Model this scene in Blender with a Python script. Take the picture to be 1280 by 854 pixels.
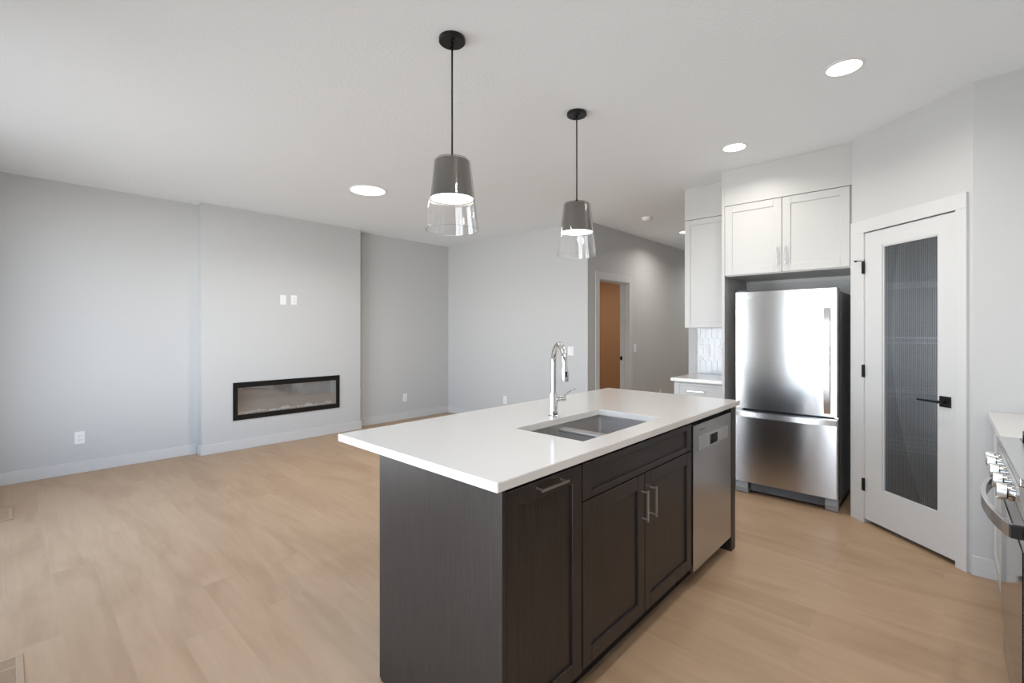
import bpy, bmesh, math, random
from mathutils import Vector, Matrix
random.seed(7)
S = bpy.context.scene
for o in list(bpy.data.objects): bpy.data.objects.remove(o)
COL = S.collection

# ------------------------------------------------------------------ camera
YAW = 42.68
cd = bpy.data.cameras.new('camera'); cam = bpy.data.objects.new('camera', cd); COL.objects.link(cam)
cd.sensor_width = 36; cd.lens = 585.6/1280*36; cd.shift_y = -14/1280; cd.clip_start = .02
cam.location = (0, 0, 1.357); cam.rotation_euler = (math.pi/2, 0, math.radians(YAW))
S.camera = cam
# ------------------------------------------------------------------ view, world
S.view_settings.view_transform = 'Standard'; S.view_settings.look = 'None'
S.view_settings.gamma = 1; S.view_settings.use_curve_mapping = False
S.view_settings.exposure = 0.0
SKY = 17.0
DOWNLIGHT = 6.5
w = bpy.data.worlds.new('sky'); S.world = w; w.use_nodes = True
nt = w.node_tree; nt.nodes.clear()
tc = nt.nodes.new('ShaderNodeTexCoord'); sx = nt.nodes.new('ShaderNodeSeparateXYZ')
rp = nt.nodes.new('ShaderNodeValToRGB'); bg = nt.nodes.new('ShaderNodeBackground'); wo = nt.nodes.new('ShaderNodeOutputWorld')
mp = nt.nodes.new('ShaderNodeMapRange'); mp.inputs[1].default_value = -1; mp.inputs[2].default_value = 1
# hazy sky: brightest along the horizon, deeper overhead; darker ground below  (0.5 = horizon)
for k_, (p_, c_) in enumerate(((.26, (.12, .12, .12)), (.38, (.62, .62, .63)), (.455, (.88, .90, .92)), (.505, (.92, .96, 1.02)), (.60, (.44, .54, .68)), (.74, (.18, .25, .36)))):
    e_ = rp.color_ramp.elements[k_] if k_ < 2 else rp.color_ramp.elements.new(p_)
    e_.position = p_; e_.color = (*c_, 1)
nt.links.new(tc.outputs['Generated'], sx.inputs[0]); nt.links.new(sx.outputs['Z'], mp.inputs[0])
nt.links.new(mp.outputs[0], rp.inputs[0]); nt.links.new(rp.outputs[0], bg.inputs[0]); nt.links.new(bg.outputs[0], wo.inputs[0])
bg.inputs[1].default_value = SKY

# window openings in the south wall: (x0, x1, z0, z1)
Y_S = -0.40
OPEN = [(-4.95, -2.90, .28, 2.42), (-1.85, -.50, .04, 2.15)]
for i, (x0, x1, z0, z1) in enumerate(OPEN):       # sky portals in the window openings
    ld = bpy.data.lights.new('window_portal', 'AREA'); ld.shape = 'RECTANGLE'
    ld.size = x1-x0; ld.size_y = z1-z0; ld.cycles.is_portal = True
    lo = bpy.data.objects.new('window_portal', ld); COL.objects.link(lo)
    lo.location = ((x0+x1)/2, Y_S-.16, (z0+z1)/2); lo.rotation_euler = (math.radians(90), 0, 0)

# ------------------------------------------------------------------ materials
def srgb(r, g, b):
    f = lambda c: (c/255)/12.92 if c/255 <= .04045 else ((c/255+.055)/1.055)**2.4
    return (f(r), f(g), f(b), 1)
def mat(name, col, rough=.5, metal=0, spec=.5, **kw):
    m = bpy.data.materials.new(name); m.use_nodes = True
    b = m.node_tree.nodes['Principled BSDF']
    b.inputs['Base Color'].default_value = col; b.inputs['Roughness'].default_value = rough
    b.inputs['Metallic'].default_value = metal; b.inputs['Specular IOR Level'].default_value = spec
    for k, v in kw.items(): b.inputs[k.replace('_', ' ')].default_value = v
    return m
def N(m, t, **kw):
    n = m.node_tree.nodes.new(t)
    for k, v in kw.items(): setattr(n, k, v)
    return n
def L(m, a, b): m.node_tree.links.new(a, b)
def bump(m, scale, strength, dist=.002, detail=3, sc=(1, 1, 1)):
    t = N(m, 'ShaderNodeTexCoord'); mp = N(m, 'ShaderNodeMapping'); mp.inputs['Scale'].default_value = sc
    n = N(m, 'ShaderNodeTexNoise'); n.inputs['Scale'].default_value = scale; n.inputs['Detail'].default_value = detail
    b = N(m, 'ShaderNodeBump'); b.inputs['Strength'].default_value = strength; b.inputs['Distance'].default_value = dist
    L(m, t.outputs['Object'], mp.inputs[0]); L(m, mp.outputs[0], n.inputs['Vector']); L(m, n.outputs[0], b.inputs['Height'])
    L(m, b.outputs[0], m.node_tree.nodes['Principled BSDF'].inputs['Normal'])
def emis(name, col, s):
    m = bpy.data.materials.new(name); m.use_nodes = True; m.node_tree.nodes.clear()
    e = N(m, 'ShaderNodeEmission'); o = N(m, 'ShaderNodeOutputMaterial'); e.inputs[0].default_value = col; e.inputs[1].default_value = s
    L(m, e.outputs[0], o.inputs[0]); return m

M = {}
M['wall'] = mat('wall_paint', srgb(196, 196, 195), .75, spec=.25); bump(M['wall'], 180, .12)
M['ceiling'] = mat('ceiling_paint', srgb(242, 246, 249), .9, spec=.1); bump(M['ceiling'], 55, .5, .004, 4)
M['trim'] = mat('trim_paint', srgb(206, 206, 205), .4)
M['cab'] = mat('white_cabinet_paint', srgb(196, 195, 192), .4)
M['tan'] = mat('tan_wall', srgb(164, 124, 90), .8, spec=.2)
M['quartz'] = mat('white_quartz', srgb(216, 213, 209), .12)
M['plastic'] = mat('white_plastic', srgb(236, 236, 236), .35)
M['darkslot'] = mat('dark_slot', srgb(60, 60, 60), .6)
M['black'] = mat('black_metal', srgb(16, 15, 15), .4, spec=.4)
M['blackgloss'] = mat('black_gloss', srgb(10, 10, 10), .08)
M['chrome'] = mat('chrome', (.72, .72, .72, 1), .07, 1)
M['nickel'] = mat('brushed_nickel', (.62, .59, .56, 1), .28, 1)
M['steelhandle'] = mat('steel_handle', (.72, .72, .73, 1), .25, 1)
M['satin'] = mat('satin_steel', (.70, .70, .69, 1), .38, 1)
M['bronze'] = mat('dark_nickel_shade', (.20, .185, .17, 1), .30, 1)
M['sink'] = mat('satin_steel_sink', (.43, .41, .395, 1), .38, .6)
M['void'] = mat('black_gap', srgb(8, 8, 8), .9, spec=.1)
M['vinyl'] = mat('window_vinyl', srgb(240, 240, 240), .4)
M['darkplastic'] = mat('grey_plastic', srgb(95, 98, 102), .5)
M['side'] = mat('fridge_side_paint', srgb(150, 150, 151), .45); bump(M['side'], 400, .2)
M['lens'] = emis('light_lens', (1, .98, .95, 1), 5.0)
M['lens_small'] = emis('light_lens_pendant', (1, .97, .93, 1), 7.0)
M['fireback'] = mat('firebox_lining', srgb(186, 184, 181), .5)
M['grout'] = mat('grout', srgb(222, 222, 222), .8)
M['tile'] = mat('picket_tile', srgb(188, 190, 194), .12)
M['wire'] = mat('white_wire', srgb(235, 238, 240), .4)
M['ledblack'] = mat('black_glass_panel', srgb(6, 6, 6), .05)
M['beige_vent'] = mat('beige_vent', srgb(174, 147, 120), .5)
M['ventgap'] = mat('vent_gap', srgb(95, 70, 50), .7)

def steel(name, base, rough, an, rot=0.0, sc=(2, 2, 400)):
    m = mat(name, base, rough, 1); b = m.node_tree.nodes['Principled BSDF']
    b.inputs['Anisotropic'].default_value = an; b.inputs['Anisotropic Rotation'].default_value = rot
    tg = N(m, 'ShaderNodeTangent', direction_type='RADIAL', axis='Z'); L(m, tg.outputs[0], b.inputs['Tangent'])
    t = N(m, 'ShaderNodeTexCoord'); mp = N(m, 'ShaderNodeMapping'); mp.inputs['Scale'].default_value = sc
    n = N(m, 'ShaderNodeTexNoise'); n.inputs['Scale'].default_value = 1.0; n.inputs['Detail'].default_value = 2
    r = N(m, 'ShaderNodeMapRange'); r.inputs[3].default_value = rough*.96; r.inputs[4].default_value = rough*1.04
    L(m, t.outputs['Object'], mp.inputs[0]); L(m, mp.outputs[0], n.inputs['Vector']); L(m, n.outputs[0], r.inputs[0]); L(m, r.outputs[0], b.inputs['Roughness'])
    return m
M['steel'] = steel('brushed_stainless', (.50, .495, .49, 1), .21, .75, .25)
M['dwsteel'] = steel('dishwasher_stainless', (.50, .50, .505, 1), .24, .6, .25)

# floor: long planks running along x
m = mat('oak_plank_floor', (.5, .35, .25, 1), .42, spec=.35); M['floor'] = m
b = m.node_tree.nodes['Principled BSDF']
t = N(m, 'ShaderNodeTexCoord')
br = N(m, 'ShaderNodeTexBrick'); br.offset = .37; br.offset_frequency = 2; br.squash = 1
br.inputs['Scale'].default_value = 1; br.inputs['Brick Width'].default_value = 1.22; br.inputs['Row Height'].default_value = .178
br.inputs['Mortar Size'].default_value = .0013; br.inputs['Mortar Smooth'].default_value = .1; br.inputs['Bias'].default_value = 0
br.inputs['Color1'].default_value = srgb(184, 155, 126); br.inputs['Color2'].default_value = srgb(177, 148, 119)
br.inputs['Mortar'].default_value = srgb(179, 153, 126)
L(m, t.outputs['Object'], br.inputs['Vector'])
def gnoise(scale, sc, detail=5, rough=.55, dist=0.0):
    mp = N(m, 'ShaderNodeMapping'); mp.inputs['Scale'].default_value = sc
    n = N(m, 'ShaderNodeTexNoise'); n.inputs['Scale'].default_value = scale; n.inputs['Detail'].default_value = detail
    n.inputs['Roughness'].default_value = rough; n.inputs['Distortion'].default_value = dist
    # shift the grain from plank to plank
    va = N(m, 'ShaderNodeVectorMath', operation='MULTIPLY_ADD'); va.inputs[1].default_value = (7, 3, 5)
    L(m, br.outputs['Color'], va.inputs[0]); L(m, t.outputs['Object'], va.inputs[2])
    L(m, va.outputs[0], mp.inputs[0]); L(m, mp.outputs[0], n.inputs['Vector']); return n
g1 = gnoise(1, (2.2, 26, 1), 6, .6, .6); g2 = gnoise(1, (1.1, 4.5, 1), 3, .5, 1.0)
def mixc(fac, a, bcol, typ='MULTIPLY'):
    x = N(m, 'ShaderNodeMix', data_type='RGBA', blend_type=typ); x.inputs[0].default_value = fac
    L(m, a, x.inputs[6]); L(m, bcol, x.inputs[7]); return x.outputs[2]
def ramp(src, p0, c0, p1, c1):
    r = N(m, 'ShaderNodeValToRGB'); e = r.color_ramp.elements
    e[0].position = p0; e[0].color = c0; e[1].position = p1; e[1].color = c1; L(m, src, r.inputs[0]); return r.outputs[0]
c = mixc(.34, br.outputs['Color'], ramp(g1.outputs[0], .3, (.74, .70, .66, 1), .65, (1, 1, 1, 1)))
c = mixc(.68, c, ramp(g2.outputs[0], .28, (.78, .73, .68, 1), .55, (1, 1, 1, 1)))
L(m, c, b.inputs['Base Color'])
bp = N(m, 'ShaderNodeBump'); bp.inputs['Strength'].default_value = .25; bp.inputs['Distance'].default_value = .002
inv = N(m, 'ShaderNodeMath', operation='SUBTRACT'); inv.inputs[0].default_value = 1; L(m, br.outputs['Fac'], inv.inputs[1])
L(m, inv.outputs[0], bp.inputs['Height']); L(m, bp.outputs[0], b.inputs['Normal'])

def woodmat(name, c0, c1, sc, rough=.38, spec=.5):
    global m
    m = mat(name, c0, rough, spec=spec); b = m.node_tree.nodes['Principled BSDF']
    t = N(m, 'ShaderNodeTexCoord')
    outs = []
    for s_, k in ((1, 1), (3.1, .6)):
        mp = N(m, 'ShaderNodeMapping'); mp.inputs['Scale'].default_value = tuple(v*s_ for v in sc)
        n = N(m, 'ShaderNodeTexNoise'); n.inputs['Scale'].default_value = 1; n.inputs['Detail'].default_value = 6; n.inputs['Roughness'].default_value = .65
        L(m, t.outputs['Object'], mp.inputs[0]); L(m, mp.outputs[0], n.inputs['Vector']); outs.append(n.outputs[0])
    a = N(m, 'ShaderNodeMath', operation='MULTIPLY_ADD'); a.inputs[1].default_value = .5
    hh = N(m, 'ShaderNodeMath', operation='MULTIPLY'); hh.inputs[1].default_value = .5; L(m, outs[1], hh.inputs[0])
    L(m, outs[0], a.inputs[0]); L(m, hh.outputs[0], a.inputs[2])
    L(m, ramp(a.outputs[0], .40, c0, .60, c1), b.inputs['Base Color'])
    bp = N(m, 'ShaderNodeBump'); bp.inputs['Strength'].default_value = .12; bp.inputs['Distance'].default_value = .001
    L(m, a.outputs[0], bp.inputs['Height']); L(m, bp.outputs[0], b.inputs['Normal'])
    return m
M['espresso'] = woodmat('espresso_wood', srgb(24, 19, 17), srgb(47, 40, 37), (120, 120, 4))
M['espresso_in'] = mat('espresso_shadow_gap', srgb(20, 16, 14), .6)

def thin_glass(name, fac, tint=(1, 1, 1, 1), rough=0.0):
    m = bpy.data.materials.new(name); m.use_nodes = True; m.node_tree.nodes.clear()
    o = N(m, 'ShaderNodeOutputMaterial'); x = N(m, 'ShaderNodeMixShader'); x.inputs[0].default_value = fac
    tr = N(m, 'ShaderNodeBsdfTransparent'); tr.inputs[0].default_value = tint; g = N(m, 'ShaderNodeBsdfGlossy'); g.inputs['Roughness'].default_value = rough
    L(m, tr.outputs[0], x.inputs[1]); L(m, g.outputs[0], x.inputs[2]); L(m, x.outputs[0], o.inputs[0]); return m
M['pane'] = thin_glass('window_glass', .06, (.97, .98, .98, 1))
M['fireglass'] = thin_glass('fireplace_glass', .24, (.95, .95, .95, 1), .02)
M['glass'] = mat('clear_glass', (1, 1, 1, 1), 0, spec=.5, Transmission_Weight=1.0, IOR=1.45)
# reeded glass: part seen straight through, part refracted by the reeds
m = bpy.data.materials.new('reeded_glass'); m.use_nodes = True; m.node_tree.nodes.clear()
o = N(m, 'ShaderNodeOutputMaterial'); x = N(m, 'ShaderNodeMixShader'); x.inputs[0].default_value = .72
tr = N(m, 'ShaderNodeBsdfTransparent'); tr.inputs[0].default_value = (.95, .97, .98, 1)
g = N(m, 'ShaderNodeBsdfRefraction'); g.inputs['IOR'].default_value = 1.4; g.inputs['Roughness'].default_value = .03; g.inputs[0].default_value = (.92, .95, .98, 1)
x2 = N(m, 'ShaderNodeMixShader'); x2.inputs[0].default_value = .09; gl = N(m, 'ShaderNodeBsdfGlossy'); gl.inputs['Roughness'].default_value = .32
L(m, tr.outputs[0], x.inputs[1]); L(m, g.outputs[0], x.inputs[2]); L(m, x.outputs[0], x2.inputs[1]); L(m, gl.outputs[0], x2.inputs[2]); L(m, x2.outputs[0], o.inputs[0]); M['reeded'] = m

# ------------------------------------------------------------------ geometry helpers
class MB:
    def __init__(s): s.bm = bmesh.new()
    def box(s, x0, y0, z0, x1, y1, z1, bv=0, seg=2):
        x0, x1 = sorted((x0, x1)); y0, y1 = sorted((y0, y1)); z0, z1 = sorted((z0, z1))
        r = bmesh.ops.create_cube(s.bm, size=1)
        vs = r['verts']
        for v in vs: v.co = Vector((x0+(v.co.x+.5)*(x1-x0), y0+(v.co.y+.5)*(y1-y0), z0+(v.co.z+.5)*(z1-z0)))
        if bv:
            es = list({e for v in vs for e in v.link_edges})
            bmesh.ops.bevel(s.bm, geom=es, offset=bv, segments=seg, affect='EDGES', profile=.5)
        return s
    def lathe(s, cx, cy, prof, n=48, closed=False):   # prof: list of (r, z)
        rings = []
        for r, z in prof:
            if r < 1e-5: rings.append([s.bm.verts.new((cx, cy, z))])
            else: rings.append([s.bm.verts.new((cx+r*math.cos(2*math.pi*k/n), cy+r*math.sin(2*math.pi*k/n), z)) for k in range(n)])
        prs = list(zip(rings, rings[1:]))
        if closed: prs.append((rings[-1], rings[0]))
        for a, b in prs:
            for k in range(n):
                k2 = (k+1) % n
                if len(a) == 1 and len(b) == 1: continue
                if len(a) == 1: s.bm.faces.new((a[0], b[k], b[k2]))
                elif len(b) == 1: s.bm.faces.new((a[k], a[k2], b[0]))
                else: s.bm.faces.new((a[k], a[k2], b[k2], b[k]))
        return s
    def tube(s, pts, rad, n=12, caps=True, flat=None):   # flat=(w,h) gives a rectangular-ish section
        pts = [Vector(p) for p in pts]; rings = []
        up = None
        for i, p in enumerate(pts):
            d = (pts[min(i+1, len(pts)-1)]-pts[max(i-1, 0)]).normalized()
            if up is None:
                up = Vector((0, 0, 1)) if abs(d.z) < .9 else Vector((1, 0, 0))
            sd = d.cross(up).normalized(); up2 = sd.cross(d).normalized(); up = up2
            r = rad[i] if isinstance(rad, (list, tuple)) else rad
            if flat:
                w, h = flat
                rings.append([s.bm.verts.new(p+sd*a*w/2+up2*b_*h/2) for a, b_ in ((-1, -1), (1, -1), (1, 1), (-1, 1))])
            else:
                rings.append([s.bm.verts.new(p+(sd*math.cos(2*math.pi*k/n)+up2*math.sin(2*math.pi*k/n))*r) for k in range(n)])
        k_ = len(rings[0])
        for a, b in zip(rings, rings[1:]):
            for k in range(k_): s.bm.faces.new((a[k], a[(k+1) % k_], b[(k+1) % k_], b[k]))
        if caps: s.bm.faces.new(rings[0][::-1]); s.bm.faces.new(rings[-1])
        return s
    def prism(s, poly, a0, a1, axis='z'):   # poly in the two other axes, extruded along axis
        def P(u, v, a): return {'z': (u, v, a), 'y': (u, a, v), 'x': (a, u, v)}[axis]
        A = [s.bm.verts.new(P(u, v, a0)) for u, v in poly]; B = [s.bm.verts.new(P(u, v, a1)) for u, v in poly]
        s.bm.faces.new(A[::-1]); s.bm.faces.new(B); n = len(poly)
        for k in range(n): s.bm.faces.new((A[k], A[(k+1) % n], B[(k+1) % n], B[k]))
        return s
    def shaker(s, axis, f, t, a0, a1, z0, z1, rail=.06, rec=.009, rz=None, bv=.0028):
        """framed door: front plane at f, going back by t (signed) on axis; spans a0..a1 and z0..z1"""
        rz = rz or rail
        def bx(p0, p1, u0, v0, u1, v1, b=0):
            if axis == 'x': s.box(p0, u0, v0, p1, u1, v1, b)
            else: s.box(u0, p0, v0, u1, p1, v1, b)
        sg = 1 if t > 0 else -1
        bx(f+sg*rec, f+t, a0+rail*.9, z0+rz*.9, a1-rail*.9, z1-rz*.9)
        bx(f, f+t, a0, z0, a0+rail, z1, bv); bx(f, f+t, a1-rail, z0, a1, z1, bv)
        bx(f, f+t, a0+rail-.0005, z0, a1-rail+.0005, z0+rz, bv); bx(f, f+t, a0+rail-.0005, z1-rz, a1-rail+.0005, z1, bv)
        return s

def build(name, mb, m, parent=None, local=False, smooth=False, auto=None):
    me = bpy.data.meshes.new(name)
    bmesh.ops.recalc_face_normals(mb.bm, faces=mb.bm.faces[:])
    off = Vector((0, 0, 0))
    if parent is not None and not local:
        off = parent.matrix_basis.translation
        if parent.parent: off = off+parent.parent.matrix_basis.translation
    elif parent is None:
        cs = [v.co for v in mb.bm.verts]
        off = Vector(((min(c.x for c in cs)+max(c.x for c in cs))/2, (min(c.y for c in cs)+max(c.y for c in cs))/2, min(c.z for c in cs)))
        if name in NOORIGIN: off = Vector((0, 0, 0))
    for v in mb.bm.verts: v.co -= off
    if smooth or auto:
        for f in mb.bm.faces: f.smooth = True
        if auto:
            for e in mb.bm.edges:
                if len(e.link_faces) == 2 and e.calc_face_angle(0) > math.radians(auto): e.smooth = False
    mb.bm.to_mesh(me); mb.bm.free(); me.materials.append(m)
    o = bpy.data.objects.new(name, me); COL.objects.link(o)
    if parent is not None: o.parent = parent
    else: o.location = off
    return o
NOORIGIN = {'floor'}
def tag(o, label=None, cat=None, group=None, kind=None):
    if label: o['label'] = label
    if cat: o['category'] = cat
    if group: o['group'] = group
    if kind: o['kind'] = kind
    return o
def thing(name, label, cat, loc, rz=0, group=None, kind=None):
    o = bpy.data.objects.new(name, None); o.empty_display_size = .05; COL.objects.link(o)
    o.location = loc; o.rotation_euler = (0, 0, rz); return tag(o, label, cat, group, kind)
def struct(name, mb, m, label=None, cat=None, parent=None):
    o = build(name, mb, m, parent)
    if parent is None: tag(o, label, cat, kind='structure')
    return o
def copy_tree(o, parent=None):
    c = o.copy(); COL.objects.link(c); c.parent = parent
    for ch in [x for x in bpy.data.objects if x.parent == o]: copy_tree(ch, c)
    return c

# ------------------------------------------------------------------ room shell
H = 2.74
X_W, Y_N, X_HALL, Y_K, X_E = -6.05, 5.0, -3.31, 4.87, .85
X_KL = -1.97                                        # left end of the kitchen's north wall
Y_END = 9.6
fl = MB().box(-6.3, -.6, -.1, 1.1, 9.8, 0); struct('floor', fl, M['floor'], 'light oak plank floor running through living room and kitchen', 'floor')
struct('ceiling', MB().box(-6.3, -.6, H, 1.1, 9.8, H+.1), M['ceiling'], 'white lightly textured flat ceiling', 'ceiling')
struct('wall_west', MB().box(X_W-.12, Y_S-.12, 0, X_W, Y_N+.12, H), M['wall'], 'pale grey living room wall behind the fireplace bump-out', 'wall')
struct('wall_north', MB().box(X_W, Y_N, 0, X_HALL-.13, Y_N+.12, H), M['wall'], 'pale grey living room wall left of the hall', 'wall')
D0, D1, DH = 5.25, 6.05, 2.035                      # hall doorway
hw = MB(); hw.box(X_HALL-.13, Y_N, 0, X_HALL, D0, H); hw.box(X_HALL-.13, D1, 0, X_HALL, Y_END, H); hw.box(X_HALL-.13, D0, DH, X_HALL, D1, H)
struct('wall_hall', hw, M['wall'], 'grey hallway wall with the open doorway', 'wall')
struct('wall_hall_end', MB().box(X_HALL-.13, Y_END, 0, X_KL+.12, Y_END+.12, H), M['wall'], 'far end wall of the hallway', 'wall')
struct('wall_hall_east', MB().box(X_KL, Y_K+.12, 0, X_KL+.12, Y_END, H), M['wall'], 'hallway wall behind the kitchen', 'wall')
struct('wall_kitchen', MB().box(X_KL, Y_K, 0, X_E+.12, Y_K+.12, H), M['wall'], 'kitchen back wall behind refrigerator and cabinets', 'wall')
struct('wall_east', MB().box(X_E, Y_S-.12, 0, X_E+.12, Y_K, H), M['wall'], 'kitchen wall behind the range', 'wall')
# room behind the hall doorway, painted tan
tr_ = MB(); tr_.box(-6.1, 7.6, 0, X_HALL-.13, 7.72, H); struct('wall_bedroom_north', tr_, M['tan'], 'brown wall seen through the hall doorway', 'wall')
struct('wall_bedroom_west', MB().box(-6.22, Y_N+.12, 0, -6.1, 7.72, H), M['tan'], 'brown side wall of the room past the doorway', 'wall')
# pantry walls
PL = Vector((-.494, 4.202)); PR = Vector((.119, 3.652)); pd = (PR-PL); PLEN = pd.length; pa = math.atan2(pd.y, pd.x)
struct('wall_fridge_side', MB().box(PL.x, PL.y, 0, PL.x+.1, Y_K, H), M['wall'], 'short wall right of the refrigerator', 'wall')
struct('wall_pantry_right', MB().box(PR.x, PR.y, 0, X_E, PR.y+.1, H), M['wall'], 'grey wall between pantry door and range', 'wall')
S0, S1, PH = .112, .748, 2.052
pw = MB(); pw.box(0, 0, 0, S0, .1, H); pw.box(S1, 0, 0, PLEN, .1, H); pw.box(S0, 0, PH, S1, .1, H)
wp = build('wall_pantry', pw, M['wall'], None); wp.location = (0, 0, 0)
# (rotate the diagonal wall into place)
mid = Vector((PLEN/2, .05))
R2 = lambda u, v: (PL.x+u*math.cos(pa)-v*math.sin(pa), PL.y+u*math.sin(pa)+v*math.cos(pa))
wp.rotation_euler = (0, 0, pa); a_, b_ = R2(*mid); wp.location = (a_, b_, 0); tag(wp, 'angled grey wall around the pantry door', 'wall', kind='structure')
# south wall with window openings
sw = MB(); xs = X_W
for (x0, x1, z0, z1) in OPEN:
    sw.box(xs, Y_S-.12, 0, x0, Y_S, H); sw.box(x0, Y_S-.12, 0, x1, Y_S, z0); sw.box(x0, Y_S-.12, z1, x1, Y_S, H); xs = x1
sw.box(xs, Y_S-.12, 0, X_E, Y_S, H)
struct('wall_south', sw, M['wall'], 'window wall behind the camera', 'wall')
for i, (x0, x1, z0, z1) in enumerate(OPEN):
    wroot = thing(f'window_{i+1}', ('wide living room window', 'sliding glass patio door')[i], 'window', ((x0+x1)/2, Y_S-.12, z0), kind='structure')
    fr = MB(); k = .05
    fr.box(x0, Y_S-.1, z0, x0+k, Y_S-.03, z1); fr.box(x1-k, Y_S-.1, z0, x1, Y_S-.03, z1)
    fr.box(x0+k, Y_S-.1, z0, x1-k, Y_S-.03, z0+k); fr.box(x0+k, Y_S-.1, z1-k, x1-k, Y_S-.03, z1)
    xm = (x0+x1)/2; fr.box(xm-.04, Y_S-.1, z0+k, xm+.04, Y_S-.03, z1-k); build('window_frame', fr, M['vinyl'], wroot)
    build('pane', MB().box(x0+k, Y_S-.07, z0+k, xm-.04, Y_S-.062, z1-k), M['pane'], wroot)
    build('pane', MB().box(xm+.04, Y_S-.07, z0+k, x1-k, Y_S-.062, z1-k), M['pane'], wroot)

# fireplace bump-out with the firebox cavity
CX, C0, C1 = -5.9, 1.449, 3.322
FY0, FY1, FZ0, FZ1 = 1.79, 2.978, .378, .72
ch = MB(); ch.box(X_W, C0, 0, CX, FY0, H); ch.box(X_W, FY1, 0, CX, C1, H); ch.box(X_W, FY0, 0, CX, FY1, FZ0); ch.box(X_W, FY0, FZ1, CX, FY1, H)
struct('wall_fireplace', ch, M['wall'], 'projecting grey chimney breast with the linear fireplace', 'wall')

# baseboards
BH, BT = .108, .014
def bb(name, x0, y0, x1, y1, label):
    m_ = MB(); m_.box(x0, y0, 0, x1, y1, BH, .003); struct(name, m_, M['trim'], label, 'baseboard')
bb('baseboard_west', X_W, Y_S, X_W+BT, C0-BT, 'white baseboard left of the chimney breast')
m_ = MB(); m_.box(X_W+BT, C0-BT, 0, CX+BT, C0, BH, .003); m_.box(CX, C0, 0, CX+BT, C1, BH, .003); m_.box(X_W+BT, C1, 0, CX+BT, C1+BT, BH, .003)
struct('baseboard_fireplace', m_, M['trim'], 'white baseboard wrapping the chimney breast', 'baseboard')
bb('baseboard_northwest', X_W, C1+BT, X_W+BT, Y_N, 'white baseboard right of the chimney breast')
bb('baseboard_north', X_W+BT, Y_N-BT, X_HALL, Y_N, 'white baseboard of the living room end wall')
bb('baseboard_hall', X_HALL, D1+.075, X_HALL+BT, Y_END, 'white baseboard of the hallway wall')
bb('baseboard_alcove', -1.39, Y_K-BT, PL.x, Y_K, 'white baseboard behind the refrigerator')
bb('baseboard_pantry', PR.x-.006, PR.y-BT, .235, PR.y, 'white baseboard right of the pantry door')
bb('baseboard_south', OPEN[0][0]-.4, Y_S, OPEN[1][0]-.02, Y_S+BT, 'white baseboard under the window wall')
m_ = MB(); m_.box(PL.x+.12, Y_K-BT, 0, X_E, Y_K, BH); m_.box(X_E-BT, PR.y+.1, 0, X_E, Y_K-BT, BH)
struct('baseboard_pantry_inside', m_, M['trim'], 'white baseboard inside the pantry', 'baseboard')

# hall doorway: casing, jamb, strike plate
dr = thing('door_1', 'open hall doorway with white casing and brown room beyond', 'doorway', (X_HALL, (D0+D1)/2, 0), kind='structure')
cs = MB(); CT, CW = .016, .088
cs.box(X_HALL, D0-CW+.006, 0, X_HALL+CT, D0+.006, DH-.005, .002); cs.box(X_HALL, D1-.006, 0, X_HALL+CT, D1-.006+CW, DH-.005, .002); cs.box(X_HALL, D0-CW+.006, DH-.005, X_HALL+CT, D1-.006+CW, DH+.09, .002)
build('casing', cs, M['trim'], dr)
jb = MB(); jb.box(X_HALL-.13, D0, 0, X_HALL, D0+.018, DH-.018); jb.box(X_HALL-.13, D1-.018, 0, X_HALL, D1, DH-.018); jb.box(X_HALL-.13, D0, DH-.018, X_HALL, D1, DH)
jb.box(X_HALL-.085, D1-.03, 0, X_HALL-.05, D1-.018, DH-.03); jb.box(X_HALL-.085, D0+.018, 0, X_HALL-.05, D0+.03, DH-.03)
build('jamb', jb, M['trim'], dr)
st = MB(); st.box(X_HALL-.125, D1-.0205, .925, X_HALL-.09, D1-.018, .985); st.box(X_HALL-.132, D1-.024, .94, X_HALL-.122, D1-.018, .97)
tag(build('strike_plate', st, M['black'], dr), 'black strike plate')

# ------------------------------------------------------------------ pantry door (local frame: x along the wall, -y toward the room)
pr = thing('door_2', 'white pantry door with reeded glass and black lever', 'door', (PL.x, PL.y, 0), pa, kind='structure')
cs = MB(); CT = .018
cs.box(.006, -CT, 0, S0+.006, 0, PH-.006, .002); cs.box(S1-.006, -CT, 0, .803, 0, PH-.006, .002); cs.box(.006, -CT, PH-.006, .803, 0, PH+.082, .002)
build('casing', cs, M['trim'], pr, local=True)
jb = MB(); jb.box(S0, .0, 0, S0+.004, .1, PH); jb.box(S1-.004, .0, 0, S1, .1, PH); jb.box(S0+.004, .0, PH-.004, S1-.004, .1, PH)
build('jamb', jb, M['trim'], pr, local=True)
G0, G1, GZ0, GZ1 = .258, .636, .268, 1.93
d0, d1, dz0, dz1 = S0+.007, S1-.007, .03, PH-.012
sl = MB(); F0, F1 = -.006, .029
for b_ in ((d0, dz0, G0, dz1), (G1, dz0, d1, dz1), (G0, dz0, G1, GZ0), (G0, GZ1, G1, dz1)):
    sl.box(b_[0], F0, b_[1], b_[2], F1, b_[3])
bd = .009                                           # glazing bead
sl.box(G0-.002, F0-.004, GZ0-bd, G0, F0, GZ1+bd)
slab = build('door_slab', sl, M['trim'], pr, local=True)
be = MB()
for b_ in ((G0, GZ0, G0+bd, GZ1), (G1-bd, GZ0, G1, GZ1), (G0+bd, GZ0, G1-bd, GZ0+bd), (G0+bd, GZ1-bd, G1-bd, GZ1)):
    be.box(b_[0], F0+.003, b_[1], b_[2], F0+.012, b_[3], .001)
build('glazing_bead', be, M['trim'], pr, local=True)
rg = MB(); nr = 28; wv = (G1-G0-.002)/nr; pts = []
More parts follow.
